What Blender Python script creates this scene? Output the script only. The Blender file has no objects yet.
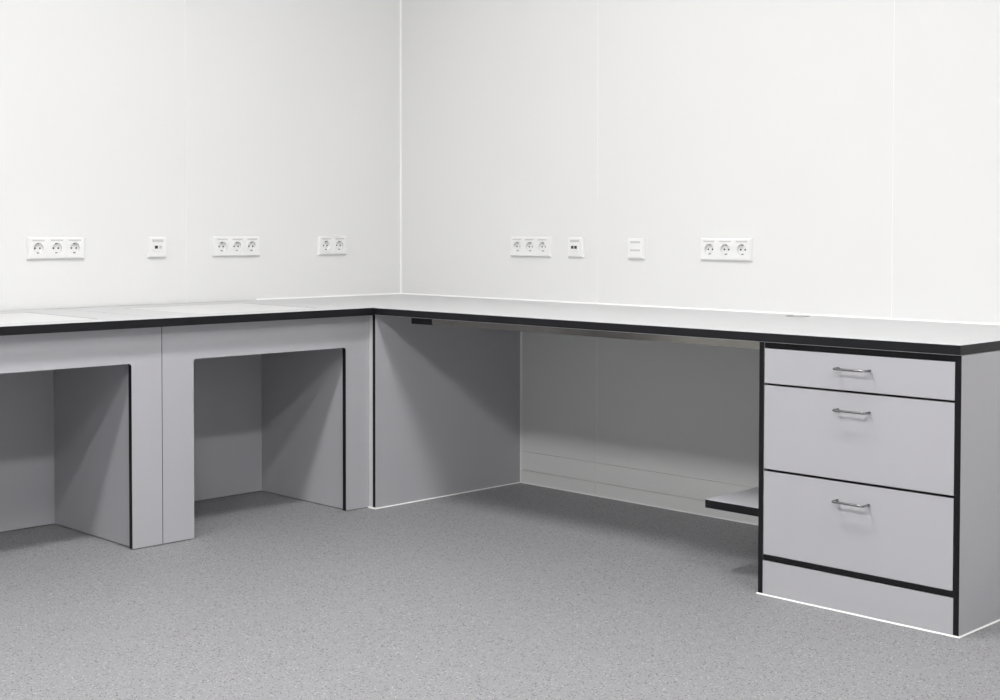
import bpy, bmesh, math
from mathutils import Matrix, Vector

# ------------------------------------------------------------------ camera, world, exposure
SC = bpy.context.scene
COL = SC.collection
cam_data = bpy.data.cameras.new('camera')
cam = bpy.data.objects.new('camera', cam_data)
COL.objects.link(cam)
F_PX, PX, PY = 1403.9, 500.0, 268.77            # focal length and principal point of a 1000 x 700 frame
cam_data.sensor_fit = 'HORIZONTAL'
cam_data.sensor_width = 36.0
cam_data.lens = F_PX * 36.0 / 1000.0
cam_data.shift_x = (500.0 - PX) / 1000.0
cam_data.shift_y = (PY - 350.0) / 1000.0
cam_data.clip_start = 0.05
YAW, PITCH, ROLL = 0.7855, -0.0290, 0.0015
fwd = Vector((-math.sin(YAW) * math.cos(PITCH), math.cos(YAW) * math.cos(PITCH), math.sin(PITCH)))
rgt = Vector((math.cos(YAW), math.sin(YAW), 0.0))
upv = rgt.cross(fwd)
r2 = rgt * math.cos(ROLL) + upv * math.sin(ROLL)
u2 = upv * math.cos(ROLL) - rgt * math.sin(ROLL)
m = Matrix((r2, u2, -fwd)).transposed().to_4x4()
m.translation = Vector((4.7495, -4.1218, 1.0452))
cam.matrix_world = m
SC.camera = cam

world = bpy.data.worlds.new('world')
SC.world = world
world.use_nodes = True
world.node_tree.nodes['Background'].inputs['Color'].default_value = (1, 1, 1, 1)
world.node_tree.nodes['Background'].inputs['Strength'].default_value = 0.0
SC.view_settings.view_transform = 'Standard'
SC.view_settings.look = 'None'
SC.view_settings.gamma = 1.0
SC.view_settings.use_curve_mapping = False
SC.view_settings.exposure = 0.0

LAMP_STRENGTH = 84.5
LAMP_W, LAMP_L = 0.28, 0.60
LAMP_XY = ((1.86, -1.88), (4.40, -1.88), (1.86, -4.20), (3.13, -4.20), (4.40, -4.20))  # middle lamp of the far row is added to brighten the right wall
ROOM_X, ROOM_Y, ROOM_Z = 6.4, -8.0, 3.10

# ------------------------------------------------------------------ materials
def mat(name, col, rough=0.5, metal=0.0, spec=0.5, noise=None, bump=None):
    """principled material with a little procedural tone variation (noise = (scale, amount)) and fine relief (bump = (scale, strength))"""
    M = bpy.data.materials.new(name)
    M.use_nodes = True
    nt = M.node_tree
    b = nt.nodes['Principled BSDF']
    b.inputs['Base Color'].default_value = (*col, 1)
    b.inputs['Roughness'].default_value = rough
    b.inputs['Metallic'].default_value = metal
    b.inputs['Specular IOR Level'].default_value = spec
    tc = nt.nodes.new('ShaderNodeTexCoord')
    if noise:
        n = nt.nodes.new('ShaderNodeTexNoise')
        n.inputs['Scale'].default_value = noise[0]
        n.inputs['Detail'].default_value = 3
        nt.links.new(tc.outputs['Object'], n.inputs['Vector'])
        r = nt.nodes.new('ShaderNodeMapRange')
        r.inputs['To Min'].default_value = 1 - noise[1]
        r.inputs['To Max'].default_value = 1 + noise[1]
        nt.links.new(n.outputs['Fac'], r.inputs['Value'])
        mx = nt.nodes.new('ShaderNodeVectorMath')
        mx.operation = 'SCALE'
        mx.inputs[0].default_value = col
        nt.links.new(r.outputs['Result'], mx.inputs['Scale'])
        nt.links.new(mx.outputs['Vector'], b.inputs['Base Color'])
    if bump:
        n2 = nt.nodes.new('ShaderNodeTexNoise')
        n2.inputs['Scale'].default_value = bump[0]
        nt.links.new(tc.outputs['Object'], n2.inputs['Vector'])
        bp = nt.nodes.new('ShaderNodeBump')
        bp.inputs['Strength'].default_value = bump[1]
        bp.inputs['Distance'].default_value = 0.001
        nt.links.new(n2.outputs['Fac'], bp.inputs['Height'])
        nt.links.new(bp.outputs['Normal'], b.inputs['Normal'])
    return M

def floor_material():
    """grey sheet vinyl with fine dark and light chips"""
    M = bpy.data.materials.new('speckled_vinyl')
    M.use_nodes = True
    nt = M.node_tree
    b = nt.nodes['Principled BSDF']
    b.inputs['Roughness'].default_value = 0.55
    b.inputs['Specular IOR Level'].default_value = 0.3
    tc = nt.nodes.new('ShaderNodeTexCoord')
    base = (0.286, 0.284, 0.293, 1)
    def chips(scale, lo, hi, seed):
        mp = nt.nodes.new('ShaderNodeMapping')
        mp.inputs['Location'].default_value = (seed, seed * 0.7, seed * 1.3)
        nt.links.new(tc.outputs['Object'], mp.inputs['Vector'])
        v = nt.nodes.new('ShaderNodeTexVoronoi')
        v.inputs['Scale'].default_value = scale
        nt.links.new(mp.outputs['Vector'], v.inputs['Vector'])
        sep = nt.nodes.new('ShaderNodeSeparateColor')
        nt.links.new(v.outputs['Color'], sep.inputs['Color'])
        near = nt.nodes.new('ShaderNodeMath'); near.operation = 'LESS_THAN'
        near.inputs[1].default_value = 0.42
        nt.links.new(v.outputs['Distance'], near.inputs[0])
        a = nt.nodes.new('ShaderNodeMath'); a.operation = 'GREATER_THAN'; a.inputs[1].default_value = lo
        c = nt.nodes.new('ShaderNodeMath'); c.operation = 'LESS_THAN'; c.inputs[1].default_value = hi
        nt.links.new(sep.outputs['Red'], a.inputs[0]); nt.links.new(sep.outputs['Red'], c.inputs[0])
        ml = nt.nodes.new('ShaderNodeMath'); ml.operation = 'MULTIPLY'
        nt.links.new(a.outputs[0], ml.inputs[0]); nt.links.new(c.outputs[0], ml.inputs[1])
        m2 = nt.nodes.new('ShaderNodeMath'); m2.operation = 'MULTIPLY'
        nt.links.new(ml.outputs[0], m2.inputs[0]); nt.links.new(near.outputs[0], m2.inputs[1])
        return m2.outputs[0]
    cur = None
    for scale, lo, hi, seed, col in ((190, 0.0, 0.13, 0.0, (0.075, 0.075, 0.085, 1)), (200, 0.60, 0.72, 3.1, (0.46, 0.46, 0.46, 1)),
                                     (330, 0.0, 0.12, 7.7, (0.13, 0.13, 0.14, 1))):
        mx = nt.nodes.new('ShaderNodeMix'); mx.data_type = 'RGBA'
        nt.links.new(chips(scale, lo, hi, seed), mx.inputs['Factor'])
        if cur is None: mx.inputs['A'].default_value = base
        else: nt.links.new(cur, mx.inputs['A'])
        mx.inputs['B'].default_value = col
        cur = mx.outputs['Result']
    nt.links.new(cur, b.inputs['Base Color'])
    return M

WALL = mat('wall_panel_white', (0.780, 0.780, 0.775), 0.55, spec=0.3, noise=(1.3, 0.006))
CEIL = mat('ceiling_white', (0.78, 0.78, 0.77), 0.7, spec=0.2, noise=(2, 0.01))
OTHER = mat('room_white', (0.68, 0.68, 0.675), 0.6, spec=0.3, noise=(1.5, 0.01))
JOINT = mat('joint_sealant', (0.74, 0.74, 0.73), 0.5, noise=(30, 0.02))
BEAD = mat('white_sealant', (0.90, 0.90, 0.885), 0.35, noise=(40, 0.01))
FLOOR = floor_material()
LAM = mat('grey_laminate', (0.490, 0.486, 0.514), 0.42, spec=0.35, noise=(900, 0.03), bump=(1200, 0.05))
BLACK = mat('black_edge', (0.007, 0.007, 0.009), 0.45, spec=0.25, noise=(300, 0.15))
EDGE = mat('anthracite_edge', (0.010, 0.010, 0.013), 0.45, spec=0.28, noise=(60, 0.12))
TOP = mat('light_grey_worktop', (0.560, 0.560, 0.570), 0.45, spec=0.35, noise=(700, 0.02))
PLATE = mat('pale_stone_plate', (0.640, 0.640, 0.642), 0.4, spec=0.4, noise=(250, 0.04))
STEEL = mat('brushed_steel', (0.29, 0.28, 0.255), 0.20, metal=1.0, noise=(25, 0.12))
CHROME = mat('satin_chrome', (0.30, 0.30, 0.31), 0.25, metal=1.0, noise=(40, 0.04))
PLASTIC = mat('white_plastic', (0.83, 0.83, 0.825), 0.30, spec=0.5, noise=(50, 0.01))
LABEL = mat('label_window', (0.62, 0.62, 0.62), 0.2, noise=(80, 0.05))
GREYP = mat('grey_plastic', (0.30, 0.30, 0.30), 0.4, noise=(80, 0.05))
DARK = mat('dark_hole', (0.012, 0.012, 0.012), 0.6, noise=(80, 0.1))
FOOT = mat('foot_rubber', (0.03, 0.03, 0.03), 0.7, noise=(80, 0.1))
LAMPW = mat('lamp_housing_white', (0.82, 0.82, 0.82), 0.4, noise=(30, 0.01))
GLOW = bpy.data.materials.new('lamp_diffuser')
GLOW.use_nodes = True
_b = GLOW.node_tree.nodes['Principled BSDF']
_b.inputs['Base Color'].default_value = (0.9, 0.9, 0.9, 1)
_b.inputs['Emission Color'].default_value = (1.0, 0.995, 0.985, 1)
_b.inputs['Emission Strength'].default_value = LAMP_STRENGTH

# ------------------------------------------------------------------ helpers
def link(name, me, parent=None):
    o = bpy.data.objects.new(name, me)
    COL.objects.link(o)
    if parent: o.parent = parent
    return o

def obj(name, bm, mats, parent=None, smooth=False):
    me = bpy.data.meshes.new(name)
    bm.normal_update()
    bm.to_mesh(me)
    bm.free()
    for x in (mats if isinstance(mats, (list, tuple)) else [mats]):
        me.materials.append(x)
    if smooth:
        for p in me.polygons: p.use_smooth = True
    return link(name, me, parent)

def tag(o, label=None, cat=None, group=None, kind=None):
    if label: o['label'] = label
    if cat: o['category'] = cat
    if group: o['group'] = group
    if kind: o['kind'] = kind
    return o

def thing(name, label, cat, loc=(0, 0, 0), rz=0.0, group=None):
    o = link(name, None)
    o.empty_display_size = 0.05
    o.location = loc
    o.rotation_euler = (0, 0, rz)
    return tag(o, label, cat, group)

def addbox(bm, x0, x1, y0, y1, z0, z1, mi=0, bev=0.0, side_mi=None, face_axis=None):
    """box; with face_axis (0, 1, 2) the faces along that axis take mi and all others side_mi"""
    r = bmesh.ops.create_cube(bm, size=1.0)
    vs = r['verts']
    for v in vs:
        v.co = Vector(((x0 + x1) / 2 + v.co.x * (x1 - x0), (y0 + y1) / 2 + v.co.y * (y1 - y0), (z0 + z1) / 2 + v.co.z * (z1 - z0)))
    fs = list({f for v in vs for f in v.link_faces})
    for f in fs:
        f.normal_update()
        f.material_index = mi if (face_axis is None or abs(f.normal[face_axis]) > 0.9) else side_mi
    if bev > 0:
        es = list({e for v in vs for e in v.link_edges})
        bmesh.ops.bevel(bm, geom=es, offset=bev, segments=1, affect='EDGES', profile=0.5, material=-1)
    return bm

def box(name, x0, x1, y0, y1, z0, z1, mats, parent=None, bev=0.0, axis=None):
    """one box part; mats may be (face material, edge material) with axis saying which way the broad faces look"""
    bm = bmesh.new()
    if axis is None: addbox(bm, x0, x1, y0, y1, z0, z1, 0, bev)
    else: addbox(bm, x0, x1, y0, y1, z0, z1, 0, bev, 1, axis)
    return obj(name, bm, mats, parent)

def prism(pts, axis, a0, a1):
    """closed outline (list of 2-D points in the two other axes) pushed from a0 to a1 along axis"""
    bm = bmesh.new()
    def P(p, a):
        return {0: (a, p[0], p[1]), 1: (p[0], a, p[1]), 2: (p[0], p[1], a)}[axis]
    A = [bm.verts.new(P(p, a0)) for p in pts]
    B = [bm.verts.new(P(p, a1)) for p in pts]
    bm.faces.new(A)
    bm.faces.new(list(reversed(B)))
    n = len(pts)
    for i in range(n):
        bm.faces.new((A[i], B[i], B[(i + 1) % n], A[(i + 1) % n]))
    bmesh.ops.recalc_face_normals(bm, faces=bm.faces[:])
    return bm

def cyl(bm, c, r, h, axis=2, seg=24, r2=None, mi=0):
    """cylinder whose middle is c"""
    rot = {2: Matrix.Identity(4), 1: Matrix.Rotation(math.pi / 2, 4, 'X'), 0: Matrix.Rotation(math.pi / 2, 4, 'Y')}[axis]
    r_ = bmesh.ops.create_cone(bm, cap_ends=True, segments=seg, radius1=r, radius2=r if r2 is None else r2, depth=h,
                               matrix=Matrix.Translation(c) @ rot)
    for f in {f for v in r_['verts'] for f in v.link_faces}: f.material_index = mi
    return bm

def tube(path, r, seg=10):
    """round wire along a list of points"""
    bm = bmesh.new()
    rings = []
    up = Vector((0, 0, 1))
    n = len(path)
    for i, p in enumerate(path):
        t = (Vector(path[min(i + 1, n - 1)]) - Vector(path[max(i - 1, 0)])).normalized()
        s = t.cross(up).normalized()
        w = s.cross(t)
        rings.append([bm.verts.new(Vector(p) + (s * math.cos(a) + w * math.sin(a)) * r) for a in (2 * math.pi * k / seg for k in range(seg))])
    for a, b in zip(rings, rings[1:]):
        for k in range(seg): bm.faces.new((a[k], a[(k + 1) % seg], b[(k + 1) % seg], b[k]))
    bm.faces.new(list(reversed(rings[0]))); bm.faces.new(rings[-1])
    bmesh.ops.recalc_face_normals(bm, faces=bm.faces[:])
    return bm

# ------------------------------------------------------------------ room shell
T = 0.10
tag(box('floor', 0 - T, ROOM_X + T, ROOM_Y - T, T, -0.10, 0.0, FLOOR), kind='structure')
tag(box('ceiling', 0 - T, ROOM_X + T, ROOM_Y - T, T, ROOM_Z, ROOM_Z + 0.1, CEIL), kind='structure')
tag(box('wall_back', ROOM_X, ROOM_X + T, ROOM_Y, 0, 0, ROOM_Z, OTHER), kind='structure')
tag(box('wall_front', 0, ROOM_X, ROOM_Y - T, ROOM_Y, 0, ROOM_Z, OTHER), kind='structure')

SK1, SK2, GAP = 0.0535, 0.1305, 0.0020      # skirting joints on the panel walls
RX = [0.0, 1.1600, 2.4267, 3.69, 4.95, 6.21, ROOM_X]          # joints between the wall panels
LY = [0.0, -1.1083, -2.37, -3.63, -4.89, -6.15, -7.41, ROOM_Y]
wr = tag(box('wall_right', 0, ROOM_X, 0.004, T, 0, ROOM_Z, JOINT), kind='structure')
wl = tag(box('wall_left', -T, -0.004, ROOM_Y, 0.004, 0, ROOM_Z, JOINT), kind='structure')
br = tag(box('baseboard_right', 0, ROOM_X, 0.0030, 0.0040, 0, SK2 + GAP, JOINT), kind='structure')
bl = tag(box('baseboard_left', -0.0040, -0.0030, ROOM_Y, 0, 0, SK2 + GAP, JOINT), kind='structure')
g = 0.0012
for a, b in zip(RX, RX[1:]):
    box('panel', a + g, b - g, 0.0, 0.004, SK2 + GAP, ROOM_Z, WALL, wr, 0.0004)
    box('skirting_board', a + g, b - g, -0.0010, 0.0030, SK1 + GAP, SK2, WALL, br, 0.0004)
    box('skirting_board', a + g, b - g, -0.0025, 0.0030, 0.0, SK1, WALL, br, 0.0004)
for a, b in zip(LY, LY[1:]):
    box('panel', -0.004, 0.0, b + g, a - g, SK2 + GAP, ROOM_Z, WALL, wl, 0.0004)
    box('skirting_board', -0.0030, 0.0010, b + g, a - g, SK1 + GAP, SK2, WALL, bl, 0.0004)
    box('skirting_board', -0.0030, 0.0025, b + g, a - g, 0.0, SK1, WALL, bl, 0.0004)
for a in RX[1:-1]: box('joint_bead', a - g, a + g, -0.0004, 0.004, 0.0, ROOM_Z, BEAD, wr, 0.0004)
for a in LY[1:-1]: box('joint_bead', -0.004, 0.0004, a - g, a + g, 0.0, ROOM_Z, BEAD, wl, 0.0004)
# sealant in the room corner
tag(obj('trim_1', prism([(0, 0), (0.0055, 0), (0, -0.0055)], 2, 0.0, ROOM_Z), BEAD), kind='structure')
# sealant where the right wall meets the floor
tag(obj('trim_2', prism([(-0.0025, 0.0), (-0.0065, 0.0), (-0.0025, 0.004)], 0, 0.76, 2.44), BEAD), kind='structure')

# ------------------------------------------------------------------ continuous worktop on the right wall
H, TH = 0.7500, 0.0271
ZB = H - TH
DT, WT, XE = 0.7826, 0.7557, 3.0621
wt = thing('worktop', 'long light grey worktop with thick black edges running along the right wall', 'worktop', (1.5, -0.39, ZB))
def rel(o, par):
    """keep world coordinates of a part built in the world frame under an Empty moved away from the origin"""
    if o.parent == par: o.matrix_parent_inverse = Matrix.Translation(-par.location)
    return o
rel(box('slab', 0.004, XE, -DT, -0.004, ZB, H, (TOP, EDGE), wt, 0.0012, 2), wt)
bead = rel(obj('sealant_bead', prism([(0.0, H), (-0.0075, H), (0.0, H + 0.0055)], 0, 0.0, XE + 0.01), BEAD, wt), wt)
rel(obj('sealant_bead', prism([(0.0, H), (0.0075, H), (0.0, H + 0.0055)], 1, -DT + 0.001, 0.0), BEAD, wt), wt)
# steel rail that stiffens the front of the free span: a channel open to the back
sr = thing('support_rail', 'steel support rail with a dark end bracket hung below the front of the long worktop', 'rail', (1.7, -0.73, 0.70))
rel(obj('channel', prism([(-0.748, ZB - 0.0003), (-0.748, 0.6985), (-0.712, 0.6985), (-0.712, 0.7015), (-0.745, 0.7015), (-0.745, ZB - 0.0003)], 0, 1.02, 2.4480), STEEL, sr), sr)
rel(obj('bracket', prism([(-0.7495, ZB - 0.0003), (-0.7495, 0.6975), (-0.70, 0.6975), (-0.70, ZB - 0.0003)], 0, 0.922, 1.03), EDGE, sr), sr)
# cable grommet
gx, gy = 2.121, -0.078
bm = bmesh.new()
cyl(bm, (gx, gy, H + 0.0008), 0.040, 0.0016, seg=40)
gr = rel(obj('cable_grommet', bm, GREYP, wt), wt)
bm = bmesh.new()
cyl(bm, (gx, gy, H + 0.0022), 0.0365, 0.0016, seg=40)
rel(obj('cap', bm, TOP, gr), wt)
bm = bmesh.new()
cyl(bm, (gx - 0.017, gy - 0.017, H + 0.0027), 0.0125, 0.0012, seg=24)
rel(obj('cable_slot', bm, DARK, gr), wt)

# ------------------------------------------------------------------ closing panel in the corner
WP = 0.7501
ep = thing('end_panel', 'grey panel closing the corner knee space, black edge strip, white sealant along the floor', 'panel', (0.744, -0.39, 0))
rel(box('panel_board', 0.7350, WP, -0.7770, -0.004, 0.003, ZB, (LAM, BLACK), ep, 0.0006, 0), ep)
rel(box('spacer_strip', 0.7125, 0.7348, -0.7755, -0.758, 0.003, ZB, mat('pale_spacer', (0.62, 0.62, 0.63), 0.4, noise=(60, 0.02)), ep, 0.0006), ep)
rel(obj('sealant_bead', prism([(WP, 0.0), (WP + 0.0042, 0.0), (WP, 0.0036)], 1, -0.7825, -0.003), BEAD, ep), ep)
rel(obj('sealant_bead', prism([(-0.7770, 0.0), (-0.7825, 0.0), (-0.7770, 0.0050)], 0, 0.712, WP + 0.0055), BEAD, ep), ep)
rel(obj('sealant_bead', prism([(WP, -0.0005), (WP + 0.005, -0.0005), (WP, -0.0055)], 2, 0.0, ZB), BEAD, ep), ep)

# ------------------------------------------------------------------ weighing tables on the left wall
WF = 0.7115
FT = 0.0190
def weighing_table(y0, y1, oy0, oy1, label, top_y0, top_y1, py0, py1):
    zo, rad, zf = 0.6055, 0.010, 0.0030
    t = thing('weighing_table', label, 'table', (0.38, (y0 + y1) / 2, 0), 0, 'weighing tables along the left wall')
    # front frame: one board with a knee opening, rounded at the top
    arc = lambda cy, cz, a0, a1: [(cy + rad * math.cos(math.radians(a)), cz + rad * math.sin(math.radians(a))) for a in [a0 + (a1 - a0) * k / 6 for k in range(7)]]
    pts = [(y0, zf), (oy0, zf)] + arc(oy0 + rad, zo - rad, 180, 90) + arc(oy1 - rad, zo - rad, 90, 0) + [(oy1, zf), (y1, zf), (y1, ZB), (y0, ZB)]
    bm = prism(pts, 0, WF - FT, WF)
    bm.normal_update()
    for f in bm.faces: f.material_index = 0 if abs(f.normal.x) > 0.9 else 1
    rel(obj('front_frame', bm, (LAM, BLACK), t), t)
    xi0 = 0.165
    xf = WF - FT
    s0, s1 = oy0 - 0.013, oy1 + 0.013
    rel(box('side_panel', xi0 - 0.019, xf, s0 - 0.019, s0, zf, 0.66, LAM, t), t)
    rel(box('side_panel', xi0 - 0.019, xf, s1, s1 + 0.019, zf, 0.66, LAM, t), t)
    rel(box('back_panel', xi0 - 0.019, xi0, s0, s1, zf, 0.66, LAM, t), t)
    rel(box('ceiling_panel', xi0 - 0.019, xf, s0 - 0.019, s1 + 0.019, 0.66, 0.679, LAM, t), t)
    rel(box('outer_side_panel', 0.02, xf, y0, y0 + 0.013, zf, ZB, (LAM, BLACK), t, 0, 1), t)
    rel(box('outer_side_panel', 0.02, xf, y1 - 0.013, y1, zf, ZB, (LAM, BLACK), t, 0, 1), t)
    for fx in (0.22, 0.64):
        for fy in ((y0 + s0) / 2 - 0.004, (y1 + s1) / 2 + 0.004):
            bm = bmesh.new(); cyl(bm, (fx, fy, 0.035), 0.018, 0.07, seg=16)
            rel(obj('foot', bm, FOOT, t), t)
    # table top with a hole for the stone plate
    x0, x1, px0, px1 = 0.007, WT, 0.150, 0.630
    gp = 0.0030
    bm = bmesh.new()
    bev = 0.0
    addbox(bm, x0, px0 - gp, top_y0, top_y1, ZB, H, 0, 0, 1, 2)
    addbox(bm, px1 + gp, x1, top_y0, top_y1, ZB, H, 0, 0, 1, 2)
    addbox(bm, px0 - gp, px1 + gp, top_y0, py0 - gp, ZB, H, 0, 0, 1, 2)
    addbox(bm, px0 - gp, px1 + gp, py1 + gp, top_y1, ZB, H, 0, 0, 1, 2)
    tt = rel(obj('table_top', bm, (TOP, EDGE), t), t)
    pl = rel(box('stone_plate', px0, px1, py0, py1, H - 0.045, H, PLATE, t, 0.0008), t)
    gk = bmesh.new()
    for q in ((px0 - gp, px0, py0 - gp, py1 + gp), (px1, px1 + gp, py0 - gp, py1 + gp), (px0, px1, py0 - gp, py0), (px0, px1, py1, py1 + gp)):
        addbox(gk, *q, H - 0.012, H - 0.0008)
    rel(obj('gasket', gk, GREYP, t), t)
    pl['label'] = 'pale inset stone weighing plate'
    rel(box('plate_support', px0 + 0.02, px1 - 0.02, py0 + 0.02, py1 - 0.02, 0.679, H - 0.045, EDGE, t), t)
    return t
weighing_table(-1.6532, -0.7655, -1.5338, -0.8848, 'grey knee-hole weighing table beside the corner end panel', -1.6525, -0.7846, -1.462, -0.957)
weighing_table(-2.5430, -1.6553, -2.4235, -1.7665, 'grey knee-hole weighing table that stands away from the room corner', -2.545, -1.6538, -2.352, -1.842)

# ------------------------------------------------------------------ drawer cabinet at the free end of the worktop
X0, X1, YC = 2.4486, 3.0621, -0.7754
PT = 0.0160
cb = thing('drawer_cabinet', 'grey three-drawer cabinet with black edges and wire handles under the worktop', 'cabinet', ((X0 + X1) / 2, -0.39, 0))
rel(box('side_panel', X0, X0 + PT, YC, -0.012, 0.003, ZB, (LAM, BLACK), cb, 0.0006, 0), cb)
rel(box('side_panel', X1 - PT, X1, YC, -0.012, 0.003, ZB, (LAM, BLACK), cb, 0.0006, 0), cb)
xa, xb = X0 + PT, X1 - PT
rel(box('body', xa, xb, YC + 0.022, -0.014, 0.10, ZB, BLACK, cb), cb)
rel(box('top_rail', xa, xb, YC + 0.004, YC + 0.022, 0.7075, ZB, BLACK, cb, 0.0005), cb)
rel(box('bottom_rail', xa, xb, YC + 0.001, YC + 0.022, 0.1000, 0.1150, BLACK, cb, 0.0005), cb)
rel(box('plinth', xa, xb, YC + 0.0008, YC + 0.018, 0.003, 0.0985, LAM, cb, 0.0006), cb)
xm = (xa + xb) / 2 - 0.001
for z0, z1, hz in ((0.6062, 0.7057, 0.6655), (0.3618, 0.6012, 0.5530), (0.1168, 0.3562, 0.3045)):
    d = rel(box('drawer', xa + 0.0018, xb - 0.0018, YC, YC + 0.019, z0, z1, (LAM, BLACK), cb, 0.0006, 1), cb)
    r, s, w = 0.007, 0.030, 0.048
    path = [(xm - w, YC + 0.001, hz), (xm - w, YC - s + r, hz)]
    path += [(xm - w + r - r * math.cos(a), YC - s + r - r * math.sin(a), hz) for a in (math.radians(x) for x in (22, 45, 68, 90))]
    path += [(xm + w - r + r * math.sin(a), YC - s + r - r * math.cos(a), hz) for a in (math.radians(x) for x in (0, 22, 45, 68))]
    path += [(xm + w, YC - s + r, hz), (xm + w, YC + 0.001, hz)]
    h = rel(obj('handle', tube(path, 0.0034), CHROME, d, True), cb)
    h['label'] = 'thin chrome bow handle'
rel(obj('sealant_bead', prism([(YC, 0.0), (YC - 0.0036, 0.0), (YC, 0.0034)], 0, X0 - 0.003, X1 + 0.0036), BEAD, cb), cb)
rel(obj('sealant_bead', prism([(X1, 0.0), (X1 + 0.0036, 0.0), (X1, 0.0034)], 1, YC - 0.0036, -0.003), BEAD, cb), cb)

# ------------------------------------------------------------------ low shelf on the side of the cabinet
sh = thing('low_shelf', 'low grey shelf with black front edge fixed to the side of the drawer cabinet', 'shelf', (2.32, -0.35, 0.20))
rel(box('shelf_board', 2.2044, X0 - 0.0005, -0.700, -0.006, 0.2018, 0.2275, (LAM, BLACK), sh, 0.0008, 2), sh)

# ------------------------------------------------------------------ sockets and outlets on the walls
# built facing -Y at the origin of their Empty; on the left wall they are turned by 90 degrees
SP = 0.071
def insert_plate(par, cx, hole=None):
    """square insert of one gang: a plate with a raised rim line"""
    bm = bmesh.new()
    if hole is None:
        addbox(bm, cx - 0.0353, cx + 0.0353, -0.0115, -0.002, -0.0335, 0.0335, 0, 0.0008)
    else:
        # plate with a round recess: ring of quads between the circle and the square
        n = 48
        outer, inner, deep = [], [], []
        for k in range(n):
            a = 2 * math.pi * k / n
            c, s = math.cos(a), math.sin(a)
            q = 0.0353 / max(abs(c), abs(s))
            outer.append(bm.verts.new((cx + q * c, -0.0115, q * s * 0.955)))
            inner.append(bm.verts.new((cx + hole * c, -0.0115, hole * s)))
            deep.append(bm.verts.new((cx + hole * 0.97 * c, -0.0012, hole * 0.97 * s)))
        back = [bm.verts.new((v.co.x, -0.002, v.co.z)) for v in outer]
        for k in range(n):
            j = (k + 1) % n
            bm.faces.new((outer[k], outer[j], inner[j], inner[k]))
            bm.faces.new((inner[k], inner[j], deep[j], deep[k]))
            bm.faces.new((back[k], back[j], outer[j], outer[k]))
        bm.faces.new(deep)
        bmesh.ops.recalc_face_normals(bm, faces=bm.faces[:])
    return obj('insert', bm, PLASTIC, par)

def frame_mesh(n):
    """frame of n gangs with sloping sides"""
    w = n * SP / 2 + 0.0055
    hh = 0.0405
    bm = bmesh.new()
    def ring(w_, h_, y): return [bm.verts.new((x, y, z)) for x, z in ((-w_, -h_), (w_, -h_), (w_, h_), (-w_, h_))]
    a = ring(w, hh, 0.0); b = ring(w, hh, -0.0035); c = ring(w - 0.0045, hh - 0.0045, -0.0105)
    for p, q in ((a, b), (b, c)):
        for k in range(4): bm.faces.new((p[k], p[(k + 1) % 4], q[(k + 1) % 4], q[k]))
    # front: a rim around one opening that takes the inserts side by side
    d = ring(n * SP / 2 - 0.0001, 0.0338, -0.0105); e = ring(n * SP / 2 - 0.0001, 0.0338, -0.0008)
    for p, q in ((c, d), (d, e)):
        for k in range(4): bm.faces.new((p[k], p[(k + 1) % 4], q[(k + 1) % 4], q[k]))
    bm.faces.new(e); bm.faces.new(list(reversed(a)))
    bmesh.ops.recalc_face_normals(bm, faces=bm.faces[:])
    return bm

def part(name, par, m_, *b):
    return box(name, *b, m_, par)

def power_insert(par, cx):
    p = insert_plate(par, cx, 0.0195)
    part('label_window', p, LABEL, cx - 0.024, cx + 0.024, -0.0121, -0.0112, 0.0262, 0.0312)
    for sx in (-0.0095, 0.0095):
        bm = bmesh.new(); cyl(bm, (cx + sx, -0.0015, 0), 0.0033, 0.0008, 1, 14)
        obj('pin_hole', bm, DARK, p)
    for sz in (-1, 1):
        part('earth_clip', p, GREYP, cx - 0.0030, cx + 0.0030, -0.0100, -0.0012, min(sz * 0.0145, sz * 0.0188), max(sz * 0.0145, sz * 0.0188))
    return p

def socket_group(n, loc, rz, label, group):
    t = thing('power_socket', label, 'socket', loc, rz, group)
    obj('frame', frame_mesh(n), PLASTIC, t)
    for k in range(n): power_insert(t, (k - (n - 1) / 2) * SP)
    return t

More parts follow.
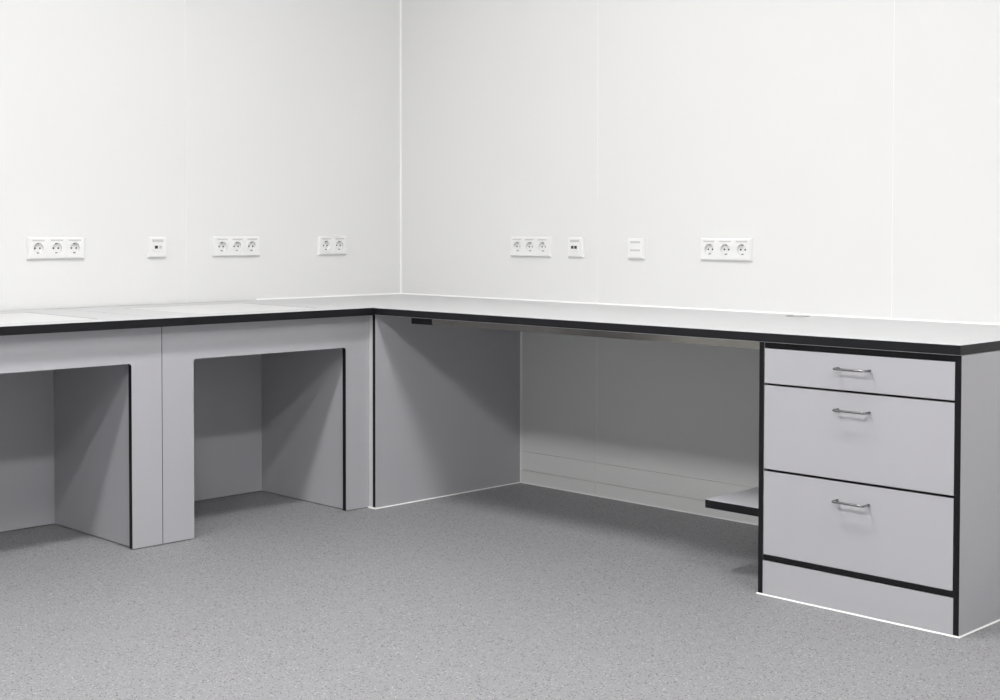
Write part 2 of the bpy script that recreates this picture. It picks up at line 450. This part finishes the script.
def data_outlet(loc, rz, label, ports):
    t = thing('data_outlet', label, 'outlet', loc, rz, 'data outlets on the walls')
    obj('frame', frame_mesh(1), PLASTIC, t)
    p = insert_plate(t, 0.0)
    part('label_window', p, LABEL, -0.024, 0.024, -0.0121, -0.0112, 0.0200, 0.0300)
    part('port_cover', p, PLASTIC, -0.022, 0.022, -0.0150, -0.0112, -0.0150, 0.0130)
    for x, is_open in ports:
        part('port', p, DARK if is_open else LABEL, x - 0.0065, x + 0.0065, -0.0156, -0.0146, -0.0055, 0.0060)
    return t

ZS = 0.9697
LEFT = math.pi / 2
G3 = 'triple socket groups above the worktops'
socket_group(3, (0.0, -1.6570, ZS), LEFT, 'white triple power socket on the left wall above the weighing table away from the corner', G3)
socket_group(3, (0.0, -0.8770, ZS), LEFT, 'white triple power socket on the left wall, between single data outlet and double socket', G3)
socket_group(2, (0.0, -0.3905, ZS), LEFT, 'white double power socket on the left wall next to the room corner', None)
socket_group(3, (0.8065, 0.0, ZS), 0.0, 'white triple power socket on the right wall next to the twin data outlet', G3)
socket_group(3, (1.7735, 0.0, ZS), 0.0, 'white triple power socket on the right wall towards the drawer cabinet end', G3)
data_outlet((0.0, -1.2413, ZS), LEFT, 'small white data outlet with a single open black port on the left wall', ((-0.0085, True), (0.0095, False)))
data_outlet((1.0528, 0.0, ZS), 0.0, 'small white data outlet with two open black ports on the right wall', ((-0.0085, True), (0.0085, True)))
t = thing('blank_outlet', 'small white outlet without ports, two label strips, on the right wall', 'outlet', (1.3598, 0.0, ZS - 0.002), 0.0, 'data outlets on the walls')
obj('frame', frame_mesh(1), PLASTIC, t)
p = insert_plate(t, 0.0)
part('label_window', p, LABEL, -0.024, 0.024, -0.0121, -0.0112, 0.0210, 0.0285)
part('shutter', p, LABEL, -0.024, 0.024, -0.0121, -0.0112, -0.0095, -0.0025)

# ------------------------------------------------------------------ ceiling lamps (above the picture), middle far one an added fill
for lx, ly in LAMP_XY:
    t = thing('ceiling_lamp', 'rectangular white ceiling lamp with glowing diffuser', 'lamp', (lx, ly, ROOM_Z - 0.03), 0, 'ceiling lamps')
    a, c = LAMP_W / 2, LAMP_L / 2
    box('housing', -a - 0.03, a + 0.03, -c - 0.03, c + 0.03, 0.004, 0.03, LAMPW, t, 0.003)
    box('diffuser', -a, a, -c, c, 0.0, 0.004, GLOW, t)
